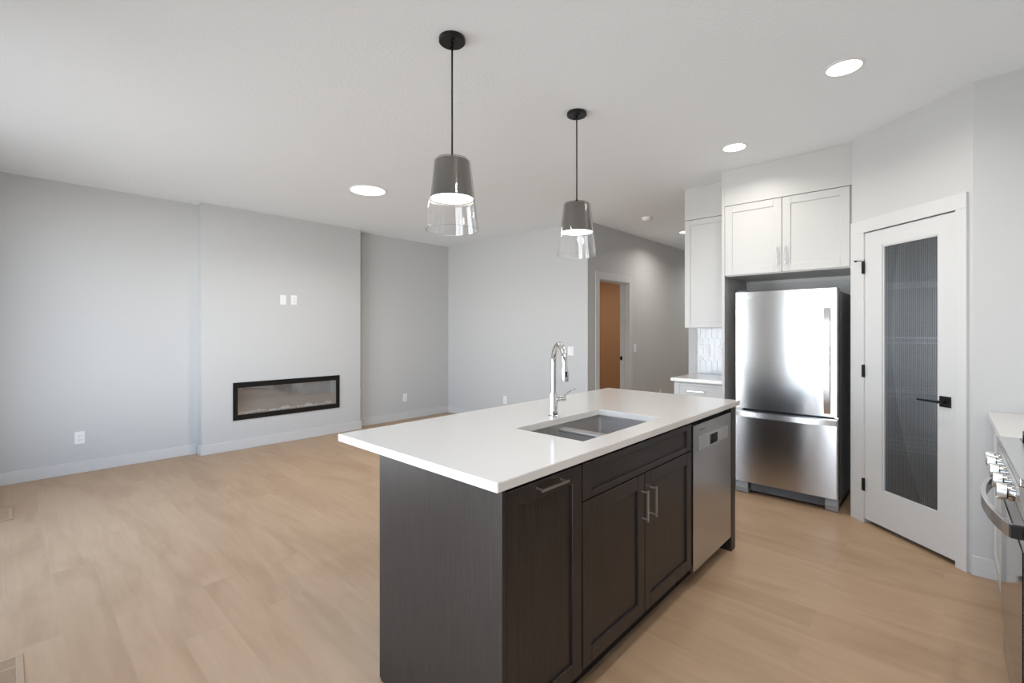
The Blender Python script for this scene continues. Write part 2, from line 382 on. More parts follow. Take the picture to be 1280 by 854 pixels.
for k in range(nr):
    for j in range(6):
        th = math.pi*j/6; pts.append((G0+.001+wv*(k+.5-.5*math.cos(th)), .0125-.0045*math.sin(th)))
pts.append((G1-.001, .0125)); pts += [(G1-.001, .016), (G0+.001, .016)]
rg.prism(pts, GZ0+.001, GZ1-.001)
tag(build('glass_pane', rg, M['reeded'], pr, local=True), 'vertically reeded glass pane')
lv = MB(); lv.box(.647, F0-.008, .905, .712, F0, .969, .002)
ro = build('handle_rose', lv, M['black'], pr, local=True); tag(ro, 'square black rose')
lv = MB(); lv.tube([(.68, F0-.008, .937), (.68, F0-.052, .937)], .009, 14); lv.box(.555, F0-.06, .931, .69, F0-.049, .943, .002)
build('lever', lv, M['black'], pr, local=True)
for hz in (1.80, 1.07, .27):
    hg = MB(); hg.tube([(S0+.003, -.012, hz-.045), (S0+.003, -.012, hz+.045)], .007, 12); hg.box(S0-.006, -.0215, hz-.043, S0+.012, -.0185, hz+.043)
    if hz > 1.5:
        hg.tube([(S0+.003, -.012, hz+.045), (S0+.003, -.012, hz+.058)], .004, 10); hg.tube([(S0, -.02, hz+.048), (S0-.030, -.045, hz+.048)], .0025, 8); hg.tube([(S0-.024, -.039, hz+.048), (S0-.036, -.051, hz+.048)], .006, 10)
    build('hinge', hg, M['black'], pr, local=True)

# pantry shelves (white coated wire), seen through the reeded glass
X0s, X1s = PL.x+.105, X_E-.01
for i, (z, wh) in enumerate(((1.70, 'top'), (1.30, 'second'), (.905, 'third'), (.51, 'lowest'))):
    sh = thing('wire_shelf', f'white wire pantry shelf, {wh} of four behind the reeded glass', 'shelf', ((X0s+X1s)/2, 4.7, z), group='pantry wire shelves')
    wr = MB(); r = .0035
    for yy, zz in ((4.47, z), (4.47, z-.035), (4.66, z), (4.855, z)): wr.tube([(X0s, yy, zz), (X1s, yy, zz)], r+.001, 6)
    build('rail', wr, M['wire'], sh)
    cw = MB(); n = 42
    for k in range(n):
        xx = X0s+.01+(X1s-X0s-.02)*k/(n-1); cw.tube([(xx, 4.855, z+.004), (xx, 4.47, z+.004), (xx, 4.466, z-.035)], .002, 5)
    build('cross_wires', cw, M['wire'], sh)

# ------------------------------------------------------------------ linear electric fireplace
fp = thing('fireplace', 'long black framed linear electric fireplace set in the chimney breast', 'fireplace', (CX, (FY0+FY1)/2, FZ0))
o0, o1, q0, q1 = 1.751, 3.016, .335, .763
fr = MB(); x0, x1 = CX, CX+.012; k = .047
fr.box(x0, o0, q0, x1, o0+k, q1, .001); fr.box(x0, o1-k, q0, x1, o1, q1, .001); fr.box(x0, o0+k, q0, x1, o1-k, q0+.056, .001); fr.box(x0, o0+k, q1-.062, x1, o1-k, q1, .001)
build('frame', fr, M['black'], fp)
bx = MB(); g = .003
bx.box(X_W+g, FY0+g, FZ0+g, X_W+.01, FY1-g, FZ1-g); bx.box(X_W+.01, FY0+g, FZ0+g, CX-.002, FY0+.01, FZ1-g); bx.box(X_W+.01, FY1-.01, FZ0+g, CX-.002, FY1-g, FZ1-g)
bx.box(X_W+.01, FY0+.01, FZ0+g, CX-.002, FY1-.01, FZ0+.01); bx.box(X_W+.01, FY0+.01, FZ1-.01, CX-.002, FY1-.01, FZ1-g)
tag(build('firebox', bx, M['fireback'], fp), 'grey firebox lining')
build('glass_front', MB().box(CX-.006, FY0+.01, FZ0+.01, CX-.002, FY1-.01, FZ1-.01), M['fireglass'], fp)
def crystal(mb, x, y, z, s):
    r = bmesh.ops.create_icosphere(mb.bm, subdivisions=1, radius=s)
    rot = Matrix.Rotation(random.random()*6, 3, Vector((random.random()+.1, random.random(), random.random())))
    for v in r['verts']:
        v.co = rot @ Vector((v.co.x*random.uniform(.6, 1.2), v.co.y*random.uniform(.6, 1.1), v.co.z*random.uniform(.6, 1.2))); v.co += Vector((x, y, z))
M['crystal'] = mat('glass_crystal', (.93, .95, .97, 1), .25, spec=.8)
cb = MB()
for k in range(330): crystal(cb, random.uniform(-6.01, -5.922), random.uniform(FY0+.025, FY1-.025), FZ0+.018+random.random()*.010, random.uniform(.007, .012))
tag(build('crystal_bed', cb, M['crystal'], fp), 'bed of white crushed glass', kind='stuff')
for yy in (2.05, 2.35, 2.62, 2.88):
    cc = MB()
    for j in range(9): crystal(cc, -5.938+random.uniform(-.014, .014), yy+random.uniform(-.038, .038), FZ0+.026+random.random()*.022, random.uniform(.012, .019))
    build('crystal_pile', cc, M['crystal'], fp)

# ------------------------------------------------------------------ island
IX0, IX1 = -1.605, -.96      # carcass back, door fronts
CTZ = .914
ep = MB(); ep.box(IX0, .99, 0, -.953, 1.006, CTZ-.03, .001)
tag(build('island_end_panel', ep, M['espresso'], None), 'dark woodgrain end panel facing the living room side of the island', 'panel')
bp_ = MB(); bp_.box(IX0-.018, .996, 0, IX0-.001, 3.093, CTZ-.03, .001); tag(build('island_back_panel', bp_, M['espresso'], None), 'dark woodgrain long back panel under the island overhang', 'panel')
ep = MB(); ep.box(IX0, 3.022, 0, -.958, 3.093, CTZ-.03, .001)
tag(build('island_end_panel', ep, M['espresso'], None), 'thick dark end panel beside the dishwasher at the refrigerator end', 'panel')

def bar_pull(parent, p0, p1, out, m_, sq=.006):   # square bar pull from p0 to p1, posts going back by vector out
    p0, p1, out = Vector(p0), Vector(p1), Vector(out)
    mb = MB(); mb.tube([p0, p1], 0, flat=(sq*1.2, sq*1.2))
    d = (p1-p0).normalized()*.009
    for p in (p0+d, p1-d): mb.tube([p, p+out], .004, 8)
    return build('handle', mb, m_, parent)

wc = thing('island_cabinet', 'narrow dark pull-out island cabinet with horizontal bar handle, at the near corner', 'cabinet', (-1.28, 1.21, 0))
cb = MB(); cb.box(IX0, 1.0065, .10, IX1-.021, 1.4165, CTZ-.0305); cb.box(IX0, 1.0065, 0, IX1-.08, 1.4165, .10)
build('carcass', cb, M['espresso_in'], wc)
dd = build('door', MB().shaker('x', IX1, -.019, 1.013, 1.413, .122, .872, .056), M['espresso'], wc)
bar_pull(dd, (-.93, 1.148, .85), (-.93, 1.292, .85), (-.0295, 0, 0), M['nickel']).parent = dd
sc_ = thing('sink_cabinet', 'dark two-door island cabinet with false drawer front under the sink', 'cabinet', (-1.28, 1.92, 0))
cb = MB(); cb.box(IX0, 1.4175, .10, IX1-.021, 2.4175, .64); cb.box(IX0, 1.4175, 0, IX1-.08, 2.4175, .10); cb.box(IX0, 1.4175, .64, IX0+.018, 2.4175, CTZ-.0305)
cb.box(IX1-.039, 1.4175, .64, IX1-.021, 2.4175, CTZ-.0305); cb.box(IX0+.018, 1.4175, .64, IX1-.0395, 1.43, CTZ-.0305); cb.box(IX0+.018, 2.405, .64, IX1-.0395, 2.4175, CTZ-.0305)
build('carcass', cb, M['espresso_in'], sc_)
build('false_front', MB().shaker('x', IX1, -.019, 1.420, 2.412, .737, .872, .058, rz=.026), M['espresso'], sc_)
for (y0, y1, hy_) in ((1.420, 1.8945, 1.884), (1.8975, 2.412, 1.945)):
    dd = build('door', MB().shaker('x', IX1, -.019, y0, y1, .125, .732, .058), M['espresso'], sc_)
    h_ = bar_pull(dd, (-.93, hy_-.018 if y0 < 1.5 else hy_, .537), (-.93, hy_-.018 if y0 < 1.5 else hy_, .670), (-.0295, 0, 0), M['nickel'])
# carcass depth fix-up is inside the builders: fronts sit on x = IX1

dw = thing('dishwasher', 'stainless steel dishwasher with pocket handle at the far end of the island', 'dishwasher', (-1.28, 2.72, 0))
build('tub', MB().box(IX0+.02, 2.426, .10, IX1-.04, 3.014, .86), M['darkplastic'], dw)
build('kick_plate', MB().box(IX0+.02, 2.426, 0, IX1-.08, 3.014, .098), M['black'], dw)
dm = MB(); y0, y1, z0, z1 = 2.428, 3.012, .095, .857
hy0, hy1, hz0, hz1 = 2.66, 2.782, .722, .776
for b_ in ((y0, z0, hy0, z1), (hy1, z0, y1, z1), (hy0, z0, hy1, hz0), (hy0, hz1, hy1, z1)): dm.box(IX1-.035, b_[0], b_[1], IX1+.002, b_[2], b_[3])
build('door', dm, M['dwsteel'], dw)
hm = MB(); hm.box(IX1+.002, 2.503, .716, IX1+.0045, hy0, .79, .0008); hm.box(IX1+.002, hy1, .716, IX1+.0045, 2.953, .79, .0008); hm.box(IX1+.002, hy0, .776, IX1+.0045, hy1, .79); hm.box(IX1+.002, hy0, .716, IX1+.0045, hy1, .722)
hd = build('handle_strip', hm, M['steelhandle'], dw)
build('pocket', MB().box(IX1-.034, hy0+.001, hz0+.001, IX1-.03, hy1-.001, hz1-.001), M['darkplastic'], dw)
lg = MB()
for k in range(7): lg.box(IX1+.002, 2.515+k*.011, .822, IX1-.0395, 2.522+k*.011, .8275+(.002 if k in (0, 4) else 0))
tag(build('brand_mark', lg, M['black'], dw), 'small dark lettering')

# worktop with the sink cut-out
def slab_hole(x0, y0, x1, y1, z0, z1, hx0, hy0, hx1, hy1):
    mb = MB(); V = mb.bm.verts.new
    O = [(x0, y0), (x1, y0), (x1, y1), (x0, y1)]; I = [(hx0, hy0), (hx1, hy0), (hx1, hy1), (hx0, hy1)]
    ot, ob = [V((*p, z1)) for p in O], [V((*p, z0)) for p in O]; it, ib = [V((*p, z1)) for p in I], [V((*p, z0)) for p in I]
    F = mb.bm.faces.new; eds = []
    for k in range(4):
        j = (k+1) % 4
        F((ot[k], ot[j], it[j], it[k])); F((ob[k], ib[k], ib[j], ob[j])); F((ot[k], ob[k], ob[j], ot[j])); F((it[k], it[j], ib[j], ib[k]))
    mb.bm.edges.ensure_lookup_table()
    for k in range(4):
        j = (k+1) % 4
        for a, b in ((ot[k], ot[j]), (ob[k], ob[j]), (ot[k], ob[k]), (it[k], it[j])): eds.append(mb.bm.edges.get((a, b)))
    bmesh.ops.bevel(mb.bm, geom=eds, offset=.002, segments=2, affect='EDGES')
    return mb
SX0, SX1, SY0, SY1 = -1.424, -1.059, 1.567, 2.262
tag(build('island_worktop', slab_hole(-1.904, .968, -.950, 3.16, CTZ-.03, CTZ, SX0, SY0, SX1, SY1), M['quartz'], None), 'long white quartz island worktop with an undermount sink cut-out', 'worktop')
# sink
sk = thing('kitchen_sink', 'grey stainless double-bowl undermount sink in the island', 'sink', (-1.24, 1.915, .66))
def bowl(x0, y0, x1, y1, zt, zb):
    mb = MB(); bm = mb.bm; t = .003
    r = .02; rings = []
    def ring(x0, y0, x1, y1, r, z):
        out = []
        for cx, cy, a0 in ((x1-r, y1-r, 0), (x0+r, y1-r, 90), (x0+r, y0+r, 180), (x1-r, y0+r, 270)):
            for k in range(7): a = math.radians(a0+15*k); out.append(bm.verts.new((cx+r*math.cos(a), cy+r*math.sin(a), z)))
        return out
    rs = [ring(x0-t, y0-t, x1+t, y1+t, r+t, zt), ring(x0-t, y0-t, x1+t, y1+t, r+t, zb-t), ]
    ins = [ring(x0, y0, x1, y1, r, zt), ring(x0, y0, x1, y1, r, zb+.02), ring(x0+.006, y0+.006, x1-.006, y1-.006, r, zb+.006), ring(x0+.02, y0+.02, x1-.02, y1-.02, r*.8, zb)]
    def br(a, b):
        n = len(a)
        for k in range(n): bm.faces.new((a[k], a[(k+1) % n], b[(k+1) % n], b[k]))
    br(rs[0], rs[1]); bm.faces.new(rs[1]); br(rs[0], ins[0]); br(ins[0], ins[1]); br(ins[1], ins[2]); br(ins[2], ins[3]); bm.faces.new(ins[3])
    return mb
a_ = (SX0-.006, SX1+.006)
ST = CTZ-.031
for (y0, y1) in ((SY0-.006, 1.885), (1.935, SY1+.006)):
    b1 = build('bowl', bowl(a_[0], y0, a_[1], y1, ST-.018, .68), M['sink'], sk, auto=40)
    build('drain', MB().lathe((a_[0]+a_[1])/2-.03, (y0+y1)/2, [(0, .6812), (.03, .6812), (.036, .6835), (.042, .6835), (.044, .681)], 32), M['chrome'], sk, auto=40)
# rim that carries both bowls: walls between bowl tops and the worktop
rm = MB(); t = .004
rm.box(a_[0]-t, SY0-.010, ST-.019, a_[0], SY1+.010, ST); rm.box(a_[1], SY0-.010, ST-.019, a_[1]+t, SY1+.010, ST); rm.box(a_[0], SY0-.010, ST-.019, a_[1], SY0-.006, ST); rm.box(a_[0], SY1+.006, ST-.019, a_[1], SY1+.010, ST)
rm.box(a_[0]+.001, 1.881, ST-.034, a_[1]-.001, 1.939, ST-.0165, .007, 3)
build('rim', rm, M['sink'], sk)

# faucet
fx, fy = -1.472, 1.91
fc = thing('kitchen_faucet', 'tall chrome gooseneck pull-down faucet behind the sink', 'faucet', (fx, fy, CTZ))
build('body', MB().lathe(fx, fy, [(0, CTZ+.0005), (.027, CTZ+.0005), (.027, CTZ+.006), (.022, CTZ+.010), (.0215, 1.034), (.0195, 1.038), (0, 1.038)], 40), M['chrome'], fc, auto=35)
dv = Vector((.8, -.6, 0)); base = Vector((fx, fy, 0)); rr = .1
pts = [base+Vector((0, 0, 1.036)), base+Vector((0, 0, 1.12)), base+Vector((0, 0, 1.187))]
for k in range(1, 19): a = math.pi*k/18; pts.append(base+dv*(rr-rr*math.cos(a))+Vector((0, 0, 1.187+rr*math.sin(a))))
pts.append(base+dv*2*rr+Vector((0, 0, 1.172)))
build('neck', MB().tube(pts, .0135, 20), M['chrome'], fc, auto=50)
e = base+dv*2*rr
sp = build('spray_head', MB().lathe(e.x, e.y, [(0, 1.116), (.0175, 1.116), (.0185, 1.119), (.0175, 1.150), (.0155, 1.176), (0, 1.176)], 32), M['chrome'], fc, auto=35)
pdn = Vector((.6, .8, 0))
bt = MB(); bt.box(-.006, -.004, -.013, .006, .004, .013, .002)
for v in bt.bm.verts:
    v.co = e+dv*(.0175+.003+v.co.y*1.0)+pdn*v.co.x*0.9+Vector((0, 0, 1.152+v.co.z))
tag(build('spray_button', bt, M['black'], sp), 'black spray button')
hb = build('handle_hub', MB().tube([base+pdn*.02+Vector((0, 0, 1.005)), base+pdn*.030+Vector((0, 0, 1.005)), base+pdn*.031+Vector((0, 0, 1.005)), base+pdn*.062+Vector((0, 0, 1.005))], [.014, .014, .0165, .0165], 24), M['chrome'], fc, auto=35)
build('lever', MB().tube([base+pdn*.05+Vector((0, 0, 1.018)), base+pdn*.085+Vector((0, 0, 1.042)), base+pdn*.115+Vector((0, 0, 1.055))], [.0042, .0038, .0035], 12), M['chrome'], hb, auto=50)

# ------------------------------------------------------------------ pendants
def pendant(cx, cy, label):
    t = thing('pendant_lamp', label, 'pendant lamp', (cx, cy, 1.83), group='pendant lamps over the island')
    cn = build('canopy', MB().lathe(cx, cy, [(0, H-.0005), (.061, H-.0005), (.062, H-.004), (.062, H-.018), (.059, H-.021), (0, H-.021)], 48), M['black'], t, auto=35)
    kn = MB()
    for s_ in (-1, 1): kn.lathe(cx+s_*.032, cy-.02*s_, [(0, H-.021), (.005, H-.021), (.005, H-.03), (0, H-.031)], 12)
    kn.lathe(cx, cy, [(0, H-.021), (.009, H-.021), (.007, H-.040), (0, H-.040)], 16)
    build('canopy_screw', kn, M['black'], cn)
    build('cord', MB().tube([(cx, cy, H-.04), (cx, cy, 2.175)], .0042, 10), M['black'], t, smooth=True)
    build('socket_cap', MB().lathe(cx, cy, [(0, 2.188), (.006, 2.188), (.009, 2.180), (.010, 2.166), (.020, 2.162), (.020, 2.1605), (0, 2.1605)], 24), M['black'], t, auto=35)
    zt, zb, r0, r1 = 2.156, 1.977, .083, .103
    build('metal_shade', MB().lathe(cx, cy, [(0, zt), (r0-.004, zt), (r0, zt-.004), (r1, zb), (r1-.002, zb), (r0-.002, zt-.006), (0, zt-.006)], 64), M['bronze'], t, auto=35)
    rr0, rr1 = .0875, .124
    build('glass_shade', MB().lathe(cx, cy, [(.012, 2.1605), (rr0-.004, 2.1605), (rr0, 2.156), (rr1, 1.831), (rr1-.003, 1.831), (rr0-.003, 2.1575), (.012, 2.1575)], 64, closed=True), M['glass'], t, auto=35)
    df = build('diffuser', MB().lathe(cx, cy, [(0, 1.982), (r1-.004, 1.982), (r1-.004, 1.988), (0, 1.988)], 48), M['lens_small'], t)
    tag(df, 'glowing white diffuser disc')
    return t
pendant(-1.713, 1.439, 'near smoky metal pendant with clear glass skirt, larger in the photo')
pendant(-1.716, 2.468, 'far smoky metal pendant with clear glass skirt, nearer the refrigerator')

# ------------------------------------------------------------------ ceiling lights
def downlight(cx, cy, label, r=.078, power=DOWNLIGHT, group='ceiling downlights', name='ceiling_light'):
    t = thing(name, label, 'ceiling light', (cx, cy, H-.01), group=group)
    build('trim_ring', MB().lathe(cx, cy, [(r, H-.0005), (r+.014, H-.0005), (r+.013, H-.003), (r+.002, H-.006), (r, H-.006)], 48, closed=True), M['plastic'], t, auto=35)
    build('lens', MB().lathe(cx, cy, [(0, H-.0005), (r-.001, H-.0005), (r-.001, H-.004), (0, H-.0045)], 48), M['lens'], t)
    ld = bpy.data.lights.new('lamp_glow', 'AREA'); ld.shape = 'DISK'; ld.size = 2*r*.95; ld.energy = power; ld.spread = math.radians(152); ld.color = (1, .955, .90)
    lo = bpy.data.objects.new('lamp_glow', ld); COL.objects.link(lo); lo.parent = t; lo.location = (0, 0, -.0005)
    return t
downlight(-.386, 2.992, 'round recessed ceiling light nearest the pantry, upper right')
downlight(-1.163, 3.738, 'round recessed ceiling light in front of the refrigerator cabinets')
downlight(-2.67, 6.495, 'round ceiling light in the hallway, half hidden by the wall cabinet', power=10)
downlight(-2.67, 8.6, 'round ceiling light at the hidden far end of the hallway', power=10)
downlight(-.386, 1.0, 'added unseen recessed fill light over the near kitchen aisle', power=10)  # added out of frame to brighten the kitchen floor
downlight(-1.9, .7, 'added recessed fill light in front of the patio door, behind the view', power=3.5)  # extra off-frame fill, added for the floor and island end
downlight(.3, 1.9, 'added recessed fill light above the range, out of view', power=9)  # unseen lamp added to lift the floor on the range side
downlight(-4.183, 2.438, 'large round flush ceiling light in the living room', r=.165, power=DOWNLIGHT*3.3, group=None)
# unseen lamp added to light the room behind the hall doorway
downlight(-4.6, 6.3, 'added unseen ceiling light for the brown room past the doorway', power=22, group=None)

sd = thing('smoke_detector', 'small round white smoke detector on the hallway ceiling', 'smoke detector', (-2.682, 5.34, H-.035))
build('base_plate', MB().lathe(-2.682, 5.34, [(0, H-.0005), (.062, H-.0005), (.062, H-.010), (0, H-.010)], 40), M['plastic'], sd, auto=35)
build('cover', MB().lathe(-2.682, 5.34, [(.058, H-.010), (.054, H-.030), (.044, H-.040), (.02, H-.043), (0, H-.043), ], 40), M['plastic'], sd, auto=50)

# ------------------------------------------------------------------ outlets and switches
def plate(kind, axis, f, sg, c, z, label, group=None, wdt=.072, gangs=1):
    """axis: wall normal axis, f wall plane, sg direction to the room, c centre along wall"""
    W = wdt if gangs == 1 else .114
    name = 'wall_outlet' if kind == 'outlet' else ('light_switch' if kind == 'switch' else 'blank_plate')
    loc = (f, c, z) if axis == 'x' else (c, f, z)
    t = thing(name, label, {'outlet': 'outlet', 'switch': 'switch', 'blank': 'wall plate'}[kind], loc, group=group)
    def bx(mb, u0, v0, u1, v1, d0, d1, bv=0):
        if axis == 'x': mb.box(f+sg*d0, c+u0, z+v0, f+sg*d1, c+u1, z+v1, bv)
        else: mb.box(c+u0, f+sg*d0, z+v0, c+u1, f+sg*d1, z+v1, bv)
        return mb
    build('cover_plate', bx(MB(), -W/2, -.058, W/2, .058, .0003, .005, .0015), M['plastic'], t)
    for g_ in range(gangs):
        u = 0 if gangs == 1 else (-.023, .023)[g_]
        if kind == 'outlet':
            rc = build('receptacle', bx(MB(), u-.017, -.034, u+.017, .034, .005, .0068, .001), M['plastic'], t)
            for v in (-.019, .019):
                s_ = MB(); bx(s_, u-.008, v-.004, u-.006, v+.006, .0068, .0072); bx(s_, u+.006, v-.004, u+.008, v+.006, .0068, .0072); bx(s_, u-.002, v-.011, u+.002, v-.007, .0068, .0072)
                tag(build('socket_slots', s_, M['darkslot'], rc), 'dark socket slots')
        elif kind == 'switch':
            build('rocker', bx(MB(), u-.016, -.033, u+.016, .033, .005, .009, .002), M['plastic'], t)
    return t
plate('outlet', 'x', X_W, 1, .489, .335, 'white outlet low on the left wall, left of the chimney breast')
plate('blank', 'x', CX, 1, 2.300, 1.727, 'plain white wall plate above the fireplace, left of a pair')
plate('outlet', 'x', CX, 1, 2.428, 1.731, 'white outlet high above the fireplace, right of a pair')
plate('outlet', 'x', X_W, 1, 4.148, .33, 'white outlet low on the wall between chimney breast and corner')
plate('outlet', 'y', Y_N, -1, -4.747, .333, 'white outlet low on the end wall just above the island edge')
plate('switch', 'y', Y_N, -1, -3.57, 1.087, 'white light switch on the living room end wall behind the faucet', wdt=.09)
plate('switch', 'x', X_HALL, 1, 6.225, 1.10, 'white light switch right of the hall doorway')
plate('outlet', 'x', X_HALL, 1, 7.05, .36, 'white outlet low on the hallway wall past the doorway')
plate('switch', 'y', Y_K-.008, -1, -1.803, 1.149, 'double white light switch on the tiled backsplash', gangs=2)
plate('outlet', 'y', Y_K-.008, -1, -1.630, 1.149, 'white outlet on the backsplash beside the refrigerator panel')

# ------------------------------------------------------------------ kitchen back wall cabinets
WX0, WX1 = -1.873, -1.4245
wcab = thing('wall_cabinet', 'tall narrow white shaker wall cabinet above the small counter', 'cabinet', (-1.65, 4.7, 1.381))
build('carcass', MB().box(WX0, 4.553, 1.383, WX1, Y_K-.001, 2.43), M['cab'], wcab)
build('door', MB().shaker('y', 4.532, .02, WX0+.001, WX1-.002, 1.381, 2.4275, .055, .007), M['cab'], wcab)
build('filler_panel', MB().box(WX0, 4.532, 2.4315, WX1, Y_K-.001, H-.001), M['cab'], wcab)
fcab = thing('fridge_cabinet', 'white two-door shaker cabinet over the refrigerator', 'cabinet', (-.96, 4.5, 1.82))
build('carcass', MB().box(-1.3995, 4.262, 1.822, -.4965, Y_K-.001, 2.43), M['cab'], fcab)
for (x0, x1, hx) in ((-1.3985, -.9605, -.989), (-.9575, -.512, -.932)):
    dd = build('door', MB().shaker('y', 4.241, .02, x0, x1, 1.829, 2.427, .06, .007), M['cab'], fcab)
    bar_pull(dd, (hx, 4.211, 1.887), (hx, 4.211, 2.029), (0, .0295, 0), M['steelhandle'])
build('filler_panel', MB().box(-1.3998, 4.241, 2.4315, -.4965, Y_K-.001, H-.001), M['cab'], fcab)
build('mounting_rail', MB().box(-1.3995, Y_K-.02, 1.79, -.5, Y_K-.001, 1.8215), M['cab'], fcab)
tag(build('fridge_side_panel', MB().box(-1.4235, 4.241, 0, -1.4005, Y_K-.001, H-.001, .001), M['cab'], None), 'full-height white panel left of the refrigerator', 'panel')
bcab = thing('base_cabinet', 'small white shaker base cabinet left of the refrigerator', 'cabinet', (-1.65, 4.55, 0))
cb = MB(); cb.box(-1.868, 4.292, .1, WX1, Y_K-.001, CTZ-.0305); cb.box(-1.868, 4.35, 0, WX1, Y_K-.001, .1); build('carcass', cb, M['cab'], bcab)
dd = build('drawer', MB().shaker('y', 4.271, .02, -1.866, WX1-.002, .728, .870, .05, .006, rz=.024), M['cab'], bcab)
bar_pull(dd, (-1.728, 4.241, .803), (-1.578, 4.241, .803), (0, .0295, 0), M['steelhandle'])
build('door', MB().shaker('y', 4.271, .02, -1.866, WX1-.002, .115, .722, .055, .006), M['cab'], bcab)
tag(build('counter_worktop', MB().box(-1.888, 4.245, CTZ-.03, WX1, Y_K-.001, CTZ, .002), M['quartz'], None), 'short white quartz worktop left of the refrigerator', 'worktop')
# picket tile backsplash
bs = thing('tile_backsplash', 'glossy pale grey picket-tile backsplash above the small counter', 'backsplash', (-1.65, Y_K, CTZ), kind=None)
build('grout', MB().box(WX0, Y_K-.005, CTZ+.0005, WX1, Y_K-.0005, 1.3815), M['grout'], bs)
tl = MB(); tw, th_, tp, gp = .0565, .205, .022, .0022
def clip(poly, ax, val, keep_gt):
    out = []
    for i in range(len(poly)):
        a, b = poly[i], poly[(i+1) % len(poly)]
        ia = (a[ax] > val) == keep_gt; ib = (b[ax] > val) == keep_gt
        if ia: out.append(a)
        if ia != ib:
            t_ = (val-a[ax])/(b[ax]-a[ax]); out.append((a[0]+(b[0]-a[0])*t_, a[1]+(b[1]-a[1])*t_))
    return out
for r_ in range(-1, 4):
    for c_ in range(-1, 10):
        cx = WX0+(c_+.5*(r_ % 2))*tw; cz = 1.165+(r_-1)*(th_+tp)
        w2, h2 = tw/2-gp/2, th_/2
        po = [(cx-w2, cz-h2), (cx, cz-h2-tp+gp), (cx+w2, cz-h2), (cx+w2, cz+h2), (cx, cz+h2+tp-gp), (cx-w2, cz+h2)]
        for ax, val, gt in ((0, WX0+.001, True), (0, WX1-.001, False), (1, CTZ+.002, True), (1, 1.38, False)):
            if po: po = clip(po, ax, val, gt)
        if len(po) > 2:
            n0 = len(tl.bm.faces); tl.prism(po, Y_K-.0078, Y_K-.0048, 'y')
build('picket_tiles', tl, M['tile'], bs)

# ------------------------------------------------------------------ refrigerator
RX0, RX1 = -1.292, -.572
rf = thing('refrigerator', 'stainless steel bottom-freezer refrigerator in the white cabinet alcove', 'refrigerator', (-.93, 4.5, 0))
bd_ = MB(); bd_.box(RX0+.006, 4.232, .045, RX1-.004, 4.83, 1.655, .004); build('cabinet_body', bd_, M['side'], rf)
def curved_front(x0, x1, z0, z1, yb, yf, bow=.012, n=20, e=.012):
    mb = MB(); P = [(x0, yb)]
    for k in range(n+1):
        u = k/n; xx = x0+(x1-x0)*u; ed = min(u, 1-u)*(x1-x0)
        rnd = 0 if ed >= e else (e-math.sqrt(max(0, e*e-(e-ed)**2)))
        P.append((xx, yf+rnd-bow*(1-(2*u-1)**2)))
    P.append((x1, yb)); mb.prism(P, z0, z1, 'z'); return mb
def frontpts(): pass
def curved(x0, x1, z0, z1, yb, yf, bow, e=.010):
    mb = MB(); us = [0, .002, .005, .009, .014]+[.02+.96*k/24 for k in range(25)]+[.986, .991, .995, .998, 1]
    P = []
    for u in us:
        ed = min(u, 1-u)*(x1-x0); rnd = 0 if ed >= e else (e-math.sqrt(max(0, e*e-(e-ed)**2)))
        P.append((x0+(x1-x0)*u, yf+rnd+bow*((2*u-1)**2)))
    P = [(x0, yb)]+P+[(x1, yb)]; mb.prism(P, z0, z1, 'z'); return mb
YF = 4.158
ud = build('upper_door', curved(RX0, RX1, .712, 1.672, 4.222, YF, .006), M['steel'], rf, auto=30)
fd = build('freezer_drawer', curved(RX0, RX1, .105, .695, 4.222, YF, .006), M['steel'], rf, auto=30)
build('door_gasket', MB().box(RX0+.012, 4.2225, .11, RX1-.012, 4.2315, 1.665), M['black'], rf)
hx = -.640
hm = MB(); hp = []
for k in range(15):
    u = k/14; hp.append((hx, YF-.002-.030*math.sin(math.pi*u)**.5, .735+.79*u))
hm.tube(hp, 0, flat=(.010, .040)); build('door_handle', hm, M['steelhandle'], ud, auto=40)
hm = MB(); hp = []
for k in range(25):
    u = k/24; hp.append((RX0+.012+(RX1-RX0-.024)*u, YF+.004-.034*math.sin(math.pi*u)**.7, .668))
hm.tube(hp, 0, flat=(.012, .042)); hm.box(RX0+.012, YF+.006, .683, RX1-.012, YF+.02, .6945); build('drawer_handle', hm, M['steelhandle'], fd, auto=40)
hc = MB(); hc.box(RX0+.012, 4.19, 1.6725, RX0+.085, 4.27, 1.686, .004); hc.lathe(RX0+.035, 4.2, [(0, 1.686), (.014, 1.686), (.014, 1.692), (0, 1.694)], 20); build('hinge_cover', hc, M['darkplastic'], rf)
hc = MB(); hc.box(RX0+.004, YF+.012, .6965, RX0+.06, 4.222, .7105, .002); build('hinge_bracket', hc, M['steelhandle'], rf); hc = MB(); hc.box(RX1-.03, YF+.03, .6965, RX1-.002, 4.232, .7105, .002); build('hinge_bracket', hc, M['steelhandle'], rf)
gr = MB(); gr.box(RX0+.10, 4.215, .028, RX1-.085, 4.225, .098)
for k in range(4): gr.box(RX0+.11, 4.211, .036+k*.014, RX1-.095, 4.2155, .042+k*.014)
build('base_grille', gr, M['darkplastic'], rf)
M['footgrey'] = mat('foot_cover_grey', srgb(150, 152, 155), .5)
for (a, b_) in ((RX0+.002, RX0+.095), (RX1-.085, RX1-.004)):
    ft = MB(); ft.prism([(4.232, .045), (4.232, .098), (4.185, .098), (4.180, .05), (4.190, .012), (4.2, 0.001), (4.232, .001)], a, b_, 'x'); build('foot_cover', ft, M['footgrey'], rf)
lg = MB()
for k in range(5): lg.box(-1.215+k*.009, YF+.0058+.0008*0, 1.622, -1.209+k*.009, YF+.008, 1.630)
lg.box(-1.158, YF+.0035, 1.624, -1.15, YF+.006, 1.632)
